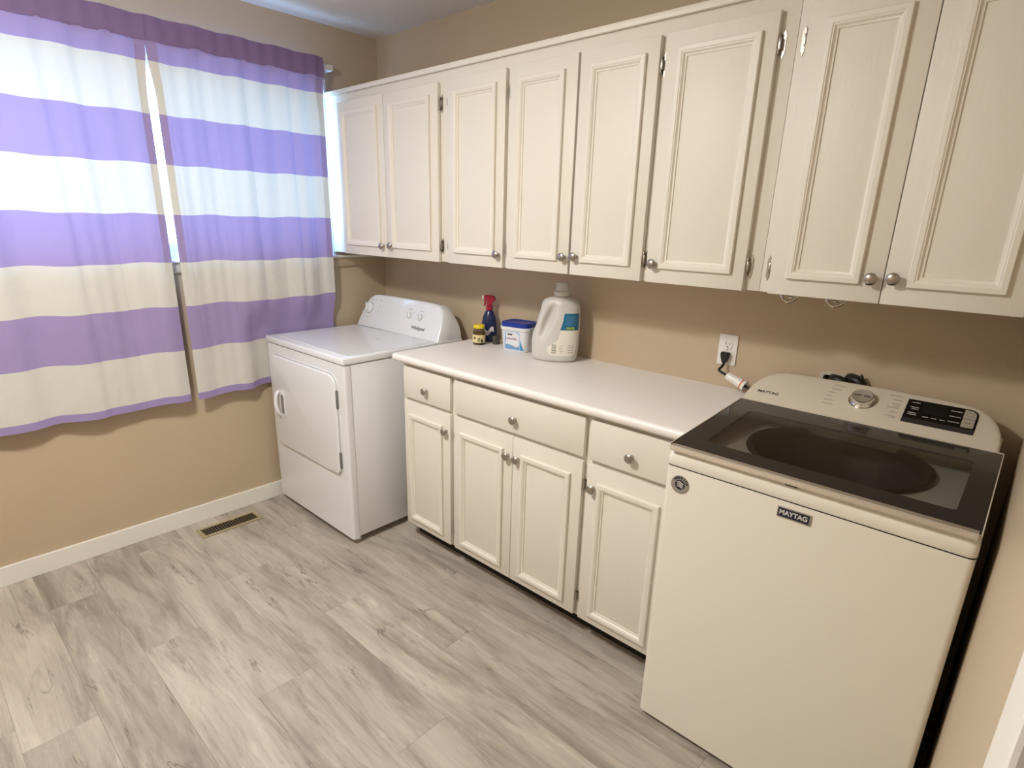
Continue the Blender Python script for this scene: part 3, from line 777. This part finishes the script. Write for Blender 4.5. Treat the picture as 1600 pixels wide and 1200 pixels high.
for y0, y1, ph, right, lab in ((-2.34, -1.190, .7, False, 'wide purple and white striped curtain at the left, hem reaching lower on screen'),
                               (-1.160, -.383, 2.9, True, 'striped curtain panel at the right, tucked behind the dryer')):
    lab = 'left panel of the purple and white striped curtains, hanging free above the baseboard' if not right else 'right panel of the purple and white striped curtains, its corner tucked behind the dryer'
    t = thing('curtain', (.066, (y0+y1)/2, ZB), lab, 'curtain', 'striped window curtains')
    obj('cloth', cloth(y0, y1, 230 if not right else 170, 130, ph, right), curtain_m, t, smooth=180)
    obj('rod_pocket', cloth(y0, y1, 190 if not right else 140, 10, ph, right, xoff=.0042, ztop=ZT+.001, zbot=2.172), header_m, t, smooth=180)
    obj('bottom_hem', cloth(y0+.004, y1-.004, 150 if not right else 110, 6, ph, right, xoff=-.0012, ztop=.71, zbot=ZB+.001), curtain_m, t, smooth=180)
    for a, b in ((y0+.0005, y0+.032), (y1-.032, y1-.0005)):
        obj('side_hem', cloth(a, b, 6, 150, ph, right, xoff=-.0014, ztop=2.17), curtain_m, t, smooth=180)
t = thing('curtain_rod', (.06, -1.3, 2.23), 'flat white curtain rod whose end shows beyond the right curtain', 'curtain rod')
obj('rail', B(.062, .066, -2.42, -.322, 2.217, 2.243, bev=.001), white_pl, t)
obj('return_end', B(.0005, .066, -.3218, -.317, 2.217, 2.243, bev=.001), white_pl, t)
obj('bracket', B(.0005, .060, -1.30, -1.296, 2.17, 2.222, bev=.001), white_pl, t)
obj('return_end', B(.0005, .066, -2.425, -2.4202, 2.217, 2.243, bev=.001), white_pl, t)

# ------------------------------------------------------------------ floor register
t = thing('floor_register', (.147, -1.12, 0), 'beige metal floor register with dark slots beside the left baseboard', 'floor vent')
vx0, vx1, vy0, vy1 = .094, .200, -1.268, -.972
bm = bmesh.new(); e = .017
for a in ((vx0, vx1, vy0, vy0+e), (vx0, vx1, vy1-e, vy1), (vx0, vx0+e, vy0+e, vy1-e), (vx1-e, vx1, vy0+e, vy1-e)): box(bm, *a, .0004, .0055, bev=.0015)
obj('frame', bm, vent_m, t)
obj('well', B(vx0+e, vx1-e, vy0+e, vy1-e, .0003, .0010), dark_m, t, smooth=0)
ns = 20
for i in range(ns):
    y = vy0+e+(vy1-vy0-2*e)*(i+.5)/ns
    obj('slat', B(vx0+e, vx1-e, y-.0026, y+.0026, .0012, .0045), vent_slat_m, t, smooth=0)
obj('damper_lever', B(vx0+e+.002, vx0+e+.012, -1.10, -1.088, .004, .0075, bev=.001), vent_m, t)

# ------------------------------------------------------------------ outlet, plug, cord, tube
ox, oz = 2.088, 1.020
t = thing('wall_outlet', (ox+.035, 0, oz+.057), 'white duplex wall outlet above the worktop with a black plug in it', 'outlet')
obj('plate', B(ox, ox+.070, -.006, -.0003, oz, oz+.114, bev=.0025), white_pl, t)
for zc in (oz+.057+.0195, oz+.057-.0195):
    pts = []
    for k in range(24):
        a = 2*PI*k/24; pts.append((ox+.035+.0172*math.cos(a), zc+max(-.0135, min(.0135, .0172*math.sin(a)))))
    b = bmesh.new(); prism(b, pts, lambda a, c, d: (a, d, c), -.0085, -.0055)
    rc = obj('receptacle', b, white_pl, t)
    b = B(ox+.035-.0078, ox+.035-.0058, -.0089, -.0084, zc, zc+.009); box(b, ox+.035+.0058, ox+.035+.0078, -.0089, -.0084, zc+.001, zc+.008)
    lathe(b, [(0, 0), (.0024, 0), (.0024, .0005), (0, .0005)], axis_m((ox+.035, -.0084, zc-.007), (0, -1, 0)), 10)
    obj('slots', b, dark_m, rc, smooth=0)
obj('screw', lathe(bmesh.new(), [(0, .001), (.0022, .001), (.0028, 0)], axis_m((ox+.035, -.006, oz+.057), (0, -1, 0)), 10), nickel_m, t)
pz = oz+.057-.0195
P1_, P2_ = Vector((2.150, -.048, .9925)), Vector((2.222, -.052, .9665))
t = thing('power_cord', (ox+.035, -.02, pz), 'black power plug and cord hanging from the wall outlet', 'power cord')
b = bmesh.new()
prism(b, [(ox+.019, pz+.013), (ox+.051, pz+.013), (ox+.049, pz-.004), (ox+.042, pz-.026), (ox+.030, pz-.030), (ox+.021, pz-.006)], lambda a, c, d: (a, d, c), -.030, -.0088)
bmesh.ops.bevel(b, geom=b.edges[:], offset=.003, segments=2, affect='EDGES')
obj('plug', b, black_m, t)
obj('cord', tube(bmesh.new(), [(ox+.036, -.02, pz-.026), (ox+.034, -.032, pz-.040), P1_ - (P2_-P1_)*.35+Vector((-.006, 0, .004)), P1_, P2_, P2_+(P2_-P1_)*.5], .0046, 10), black_m, t)
P1 = Vector((2.150, -.048, .9925)); P2 = Vector((2.222, -.052, .9665))
t = thing('plastic_tube', P2, 'white plastic sleeve around the cord between outlet and washing machine', 'tube')
d_ = (P2-P1).normalized(); Ln = (P2-P1).length
b = lathe(bmesh.new(), [(.009, 0), (.0145, .002), (.0155, .010), (.0165, Ln*.6), (.0185, Ln*.62), (.0190, Ln), (.0170, Ln), (.0150, Ln*.6), (.009, .004)], axis_m(P1, d_), 24)
obj('sleeve', b, white_pl, t)
obj('coloured_ring', lathe(bmesh.new(), [(.0176, Ln*.80), (.0195, Ln*.80), (.0195, Ln*.84), (.0188, Ln*.86)], axis_m(P1, d_), 24), orange_m, t)

# laundry box recess in the back wall and the hoses in it
t = thing('supply_box', (2.515, 0, .99), 'white-rimmed laundry supply box sunk in the wall behind the washing machine', 'wall box')
b = bmesh.new()
o_ = rrect(HO[0]-.010, HO[1]+.010, HO[2]-.005, HO[3]+.008, .012, 4); i_ = rrect(HO[0]+.003, HO[1]-.003, HO[2]+.003, HO[3]-.003, .008, 4)
A_ = [[b.verts.new((x, y, z)) for x, z in q] for q, y in ((o_, -.0003), (o_, -.004), (i_, -.005), (i_, .08))]
n = len(o_)
for a, c in zip(A_, A_[1:]):
    for i in range(n): b.faces.new((a[i], a[(i+1) % n], c[(i+1) % n], c[i]))
b.faces.new(A_[-1]); bmesh.ops.recalc_face_normals(b, faces=b.faces[:])
obj('box_shell', b, mat('old_white_box', srgb(196, 186, 170), .5), t)
t = thing('hose_bundle', (2.52, -.02, .95), 'black rubber washer hoses looped behind the washing machine console', 'hose')
obj('hose', tube(bmesh.new(), [(2.475, .05, 1.02), (2.482, .01, 1.036), (2.492, -.014, 1.040), (2.512, -.022, 1.038), (2.535, -.022, 1.02), (2.545, -.020, .96)], .0165, 12), black_m, t)
obj('hose', tube(bmesh.new(), [(2.525, .05, 1.025), (2.53, .01, 1.046), (2.545, -.015, 1.050), (2.568, -.024, 1.042), (2.578, -.024, 1.0), (2.578, -.022, .95)], .0175, 12), black_m, t)
obj('hose', tube(bmesh.new(), [(2.470, .04, 1.005), (2.480, -.01, 1.012), (2.50, -.02, 1.005), (2.51, -.02, .96)], .012, 12), black_m, t)
b = lathe(bmesh.new(), [(0, 0), (.008, 0), (.005, .012), (0, .020)], axis_m((2.570, -.024, 1.055), (-.15, 0, 1)), 8)
obj('hose_clamp', b, black_m, t)

# ------------------------------------------------------------------ things on the worktop
# jar
jx, jy = .962, -.150
t = thing('glass_jar', (jx, jy, CT), 'small glass jar with yellow lid standing on the worktop beside the dryer', 'jar')
M_ = Matrix.Translation((jx, jy, CT))
obj('glass', lathe(bmesh.new(), [(0, .0005), (.027, .0005), (.0305, .004), (.0310, .055), (.030, .066), (.0255, .075), (.0255, .082), (.0235, .082), (.0235, .075), (.0280, .064), (.0285, .006), (0, .004)], M_, 28), jar_glass, t)
obj('contents', lathe(bmesh.new(), [(0, .0045), (.0278, .0065), (.0280, .060), (0, .061)], M_, 24), amber_m, t)
obj('lid', lathe(bmesh.new(), [(.0270, .080), (.0280, .081), (.0280, .094), (.0265, .0965), (0, .0965)], M_, 28), yellow_m, t)
lb = lathe(bmesh.new(), [(.0314, .012), (.0316, .050)], M_, 28)
lab = obj('label', lb, jarlabel_m, t)
def arc_patch(cx_, cy_, r, a0, a1, z0, z1, nseg=6, sx=1, sy_=1):
    b = bmesh.new(); A0 = []; A1 = []
    for k in range(nseg+1):
        a = math.radians(a0+(a1-a0)*k/nseg)
        A0.append(b.verts.new((cx_+r*math.cos(a)*sx, cy_+r*math.sin(a)*sy_, z0))); A1.append(b.verts.new((cx_+r*math.cos(a)*sx, cy_+r*math.sin(a)*sy_, z1)))
    for k in range(nseg): b.faces.new((A0[k], A0[k+1], A1[k+1], A1[k]))
    return b
b = bmesh.new()
for k in range(7): merge(b, arc_patch(jx, jy, .0320, -58+k*3.2, -56.4+k*3.2, CT+.018, CT+.036, 1))
merge(b, arc_patch(jx, jy, .0320, -95, -75, CT+.030, CT+.040)); merge(b, arc_patch(jx, jy, .0320, -28, -8, CT+.014, CT+.030))
obj('label_print', b, print_dark, lab, smooth=0)
# spray bottle
sx_, sy2 = .945, -.062
t = thing('spray_bottle', (sx_, sy2, CT), 'dark blue spray bottle with red trigger at the back of the worktop', 'spray bottle')
Ms = Matrix.Translation((sx_, sy2, CT)) @ Matrix.Rotation(math.radians(35), 4, 'Z')
obj('bottle', lathe(bmesh.new(), [(0, .0005), (.036, .0005), (.040, .006), (.041, .05), (.037, .095), (.031, .125), (.022, .146), (.0155, .155), (.0155, .162), (0, .162)], Ms, 28, 1, .68), dkblue_m, t)
b = bmesh.new()
for (z0, z1, rr, a0, a1) in ((.045, .085, .0424, -150, -50),):
    for k in range(9):
        a, a2 = math.radians(a0+(a1-a0)*k/9), math.radians(a0+(a1-a0)*(k+1)/9)
        vs = [b.verts.new(Ms @ Vector((rr*math.cos(q)*1.0, rr*math.sin(q)*.70, z))) for q, z in ((a, z0+.012*math.sin(k)), (a2, z0+.012*math.sin(k+1)), (a2, z1-.016+.012*math.sin(k+1)), (a, z1-.016+.012*math.sin(k)))]
        b.faces.new(vs)
obj('label', b, print_light, t, smooth=0)
obj('collar', lathe(bmesh.new(), [(0, .158), (.017, .158), (.018, .176), (.014, .180), (0, .180)], Ms, 20), red_m, t)
b = bmesh.new()
prism(b, [(-.030, .224), (-.028, .212), (-.012, .205), (-.012, .178), (.010, .178), (.014, .198), (.030, .206), (.028, .222), (.010, .230), (-.02, .230)], lambda a, c, d: Ms @ Vector((a, d, c)), -.010, .010)
bmesh.ops.bevel(b, geom=b.edges[:], offset=.003, segments=2, affect='EDGES')
hd = obj('spray_head', b, red_m, t)
obj('trigger', tube(bmesh.new(), [Ms @ Vector(p) for p in ((-.016, 0, .212), (-.024, 0, .200), (-.022, 0, .186), (-.027, 0, .176))], .0045, 8), red_m, hd)
obj('nozzle', lathe(bmesh.new(), [(0, 0), (.008, 0), (.008, .007), (0, .007)], axis_m(Ms @ Vector((-.029, 0, .219)), Ms.to_3x3() @ Vector((-1, 0, 0))), 12), white_pl, hd)
# small dark cup
t = thing('dosing_cup', (1.015, -.085, CT), 'small dark grey cup between the spray bottle and the white tub', 'cup')
obj('cup', lathe(bmesh.new(), [(0, .0005), (.017, .0005), (.0185, .003), (.0200, .042), (.0185, .043), (.017, .005), (0, .004)], Matrix.Translation((1.015, -.085, CT)), 24), mat('smoky_plastic', srgb(74, 68, 62), .3), t)
# detergent tub
tx, ty, ta = 1.178, -.098, math.radians(10)
t = thing('detergent_tub', (tx, ty, CT), 'white laundry detergent tub with blue lid, printed label, left of the jug', 'tub')
Mt = Matrix.Translation((tx, ty, CT)) @ Matrix.Rotation(ta, 4, 'Z')
def loft(levels, r, mtx, closed=True):
    b = bmesh.new(); rs = []
    for z, hx, hy, rad in levels:
        rs.append([b.verts.new(mtx @ Vector((x, y, z))) for x, y in rrect(-hx, hx, -hy, hy, rad, 6)])
    for a, c in zip(rs, rs[1:]):
        for i in range(len(a)): b.faces.new((a[i], a[(i+1) % len(a)], c[(i+1) % len(a)], c[i]))
    if closed: b.faces.new(rs[0][::-1]); b.faces.new(rs[-1])
    bmesh.ops.recalc_face_normals(b, faces=b.faces[:]); return b
obj('tub_body', loft([(.0005, .066, .048, .026), (.006, .069, .051, .028), (.098, .0745, .056, .030), (.100, .080, .061, .032), (.113, .081, .062, .033), (.114, .078, .059, .032)], 0, Mt), tubwhite_m, t, smooth=50)
obj('lid', loft([(.112, .0765, .0575, .031), (.130, .0765, .0575, .031), (.134, .073, .054, .029), (.134, .064, .045, .024), (.131, .060, .041, .022)], 0, Mt), blue_m, t, smooth=40)
def face_patch(poly, off=.0008):
    b = bmesh.new()
    def P(x, z):
        hy = .051+(z-.006)/.092*.005; return Mt @ Vector((x, -hy-off, z))
    b.faces.new([b.verts.new(P(x, z)) for x, z in poly]); return b
fp = rrect(-.047, .034, .008, .094, (.004, .004, .006, .010), 5)
lab = obj('label', face_patch(fp), tublabel_m, t, smooth=0)
b = face_patch([(-.040, .030), (-.028, .022), (.0, .026), (.020, .020), (.030, .034), (.030, .080), (.012, .091), (-.036, .090), (-.042, .070)], .0010)
obj('label_cloud', b, tubwhite_m, lab, smooth=0)
b = face_patch([(-.030, .076), (-.004, .076), (-.004, .083), (-.030, .083)], .0012)
obj('label_black_bar', b, print_dark, lab, smooth=0)
b = bmesh.new()
for k in range(9):
    x = -.034+k*.0062; h = .009 if k in (2, 5, 7) else .006
    merge(b, face_patch([(x, .056), (x+.0045, .056), (x+.0045, .056+h), (x, .056+h)], .0012))
obj('label_name', b, mat('muted_plum_ink', srgb(146, 92, 120), .5), lab, smooth=0)
b = face_patch([(-.043, .011), (.034, .011), (.034, .026), (.015, .022), (-.010, .030), (-.043, .034)], .0011)
merge(b, face_patch([(-.043, .034), (-.036, .06), (-.043, .085)], .0011))
obj('label_wave', b, pale_blue_m, lab, smooth=0)
b = face_patch([(.036, .010), (.056, .010), (.048, .024), (.038, .060)], .0010)
obj('side_label', b, mat('tub_blue_print', srgb(52, 140, 190), .4), t, smooth=0)
# big jug
gx, gy, ga = 1.418, -.128, math.radians(27)
t = thing('detergent_jug', (gx, gy, CT), 'large translucent white jug with moulded grip and blue label on the worktop', 'jug')
Mg = Matrix.Translation((gx, gy, CT)) @ Matrix.Rotation(ga, 4, 'Z')
prof = [(.0005, -.090, .078, .048), (.004, -.099, .088, .055), (.015, -.104, .094, .060), (.05, -.106, .098, .062), (.09, -.106, .099, .062), (.12, -.102, .100, .062), (.15, -.090, .101, .061), (.18, -.082, .101, .060), (.21, -.074, .100, .058), (.235, -.068, .098, .056), (.250, -.066, .094, .054), (.262, -.058, .084, .048), (.272, -.040, .064, .040), (.278, -.016, .046, .031), (.282, -.010, .040, .026)]
def lerp_prof(z):
    for a, b_ in zip(prof, prof[1:]):
        if z <= b_[0]:
            f = (z-a[0])/(b_[0]-a[0]); return [a[i]+(b_[i]-a[i])*f for i in range(4)]
    return prof[-1]
b = bmesh.new(); rs = []; NZ = 60; NA = 72
zs_ = [p[0] for p in prof[:3]]+[.015+(.282-.015)*k/NZ for k in range(1, NZ+1)]
for z in zs_:
    _, l, r, hy = lerp_prof(z); c0 = (l+r)/2; hx = (r-l)/2; row = []
    for k in range(NA):
        a = 2*PI*k/NA; ca, sa = math.cos(a), math.sin(a); p = 2.35
        s = (abs(ca)**p+abs(sa)**p)**(-1/p)
        x, y = c0+hx*ca*s, hy*sa*s
        # grip recess: slanted ellipse on both flat faces
        ex, ez = x-(-.030+(z-.17)*.32), z-.175
        q = (ex/.021)**2+(ez/.062)**2
        dep = .034*math.exp(-(q**1.6)) 
        y -= math.copysign(min(dep, abs(y)*.8), y)
        row.append(b.verts.new(Mg @ Vector((x, y, z))))
    rs.append(row)
for a, c in zip(rs, rs[1:]):
    for i in range(NA): b.faces.new((a[i], a[(i+1) % NA], c[(i+1) % NA], c[i]))
b.faces.new(rs[0][::-1]); b.faces.new(rs[-1])
obj('jug_body', b, jug_m, t, smooth=60)
Mc = Mg @ Matrix.Translation((.016, 0, 0))
obj('collar', lathe(bmesh.new(), [(0, .280), (.034, .280), (.0355, .284), (.0345, .298), (.030, .300), (0, .300)], Mc, 28), jug_m, t)
b = lathe(bmesh.new(), [(.0285, .300), (.0290, .303), (.0275, .336), (.0260, .338), (.0245, .336), (.0250, .322), (0, .322)], Mc, 28)
obj('cap', b, mat('frosted_cap', srgb(205, 204, 202), .35), t)
def jug_patch(poly, off=.0012, nx=8):
    """patch on the front face, poly rows: list of (z, xa, xb)"""
    b = bmesh.new(); rows_ = []
    for z, xa, xb in poly:
        _, l, r, hy = lerp_prof(z); c0 = (l+r)/2; hx = (r-l)/2; row = []
        for k in range(nx+1):
            x = xa+(xb-xa)*k/nx; u = max(-.999, min(.999, (x-c0)/hx)); y = hy*(1-abs(u)**2.35)**(1/2.35)
            y = min(y, hy)
            row.append(b.verts.new(Mg @ Vector((x+off*.6*u, -y-off, z))))
        rows_.append(row)
    for a, c in zip(rows_, rows_[1:]):
        for k in range(nx): b.faces.new((a[k], a[k+1], c[k+1], c[k]))
    return b
lab = obj('white_label', jug_patch([(.030, -.008, .080), (.036, -.020, .086), (.050, -.027, .090), (.066, -.024, .092), (.078, -.008, .093), (.10, .020, .094), (.13, .028, .096), (.142, .030, .096)], .0010, 12), cream_m, t)
obj('blue_label', jug_patch([(.142, .026, .0975), (.150, .030, .0978), (.18, .038, .0978), (.205, .041, .097), (.213, .043, .0965)], .0016, 12), teal_m, t)
b = jug_patch([(.146, .052, .084), (.156, .053, .084)], .0020, 4)
obj('lime_patch', b, lime_m, t, smooth=0)
b = bmesh.new()
for k in range(10): merge(b, jug_patch([(.040+k*.0040, -.006, .014), (.040+k*.0040+(.0014 if k % 3 else .0026), -.006, .014)], .0016, 3))
for k in range(6): merge(b, jug_patch([(.044+k*.0062, .026, .040+random.uniform(-.004, .006)), (.0452+k*.0062, .026, .040)], .0016, 3))
for k in range(4): merge(b, jug_patch([(.046+k*.010, .062, .084), (.0478+k*.010, .062, .084)], .0016, 3))
obj('label_print', b, print_grey, lab, smooth=0)
b = bmesh.new()
for k in range(5): merge(b, jug_patch([(.166+k*.008, .052, .088-(k % 2)*.006), (.1682+k*.008, .052, .088-(k % 2)*.006)], .0021, 4))
obj('blue_label_print', b, pale_blue_m, t, smooth=0)

# ------------------------------------------------------------------ ceiling fixture (above the camera's view)
t = thing('ceiling_light', (LX, LY, H), 'round white ceiling lamp in the middle of the room', 'lamp')
obj('canopy', lathe(bmesh.new(), [(0, -.0005), (.155, -.0005), (.155, -.020), (.148, -.026), (0, -.026)], Matrix.Translation((LX, LY, H)), 36), white_pl, t)
bulb_m = bpy.data.materials.new('lit_diffuser'); bulb_m.use_nodes = True
bb = bulb_m.node_tree.nodes['Principled BSDF']; bb.inputs['Emission Color'].default_value = (1, .955, .87, 1); bb.inputs['Emission Strength'].default_value = 6
obj('diffuser', lathe(bmesh.new(), [(.145, -.026), (.140, -.045), (.125, -.065), (.09, -.082), (.05, -.091), (0, -.094)], Matrix.Translation((LX, LY, H)), 36), bulb_m, t)
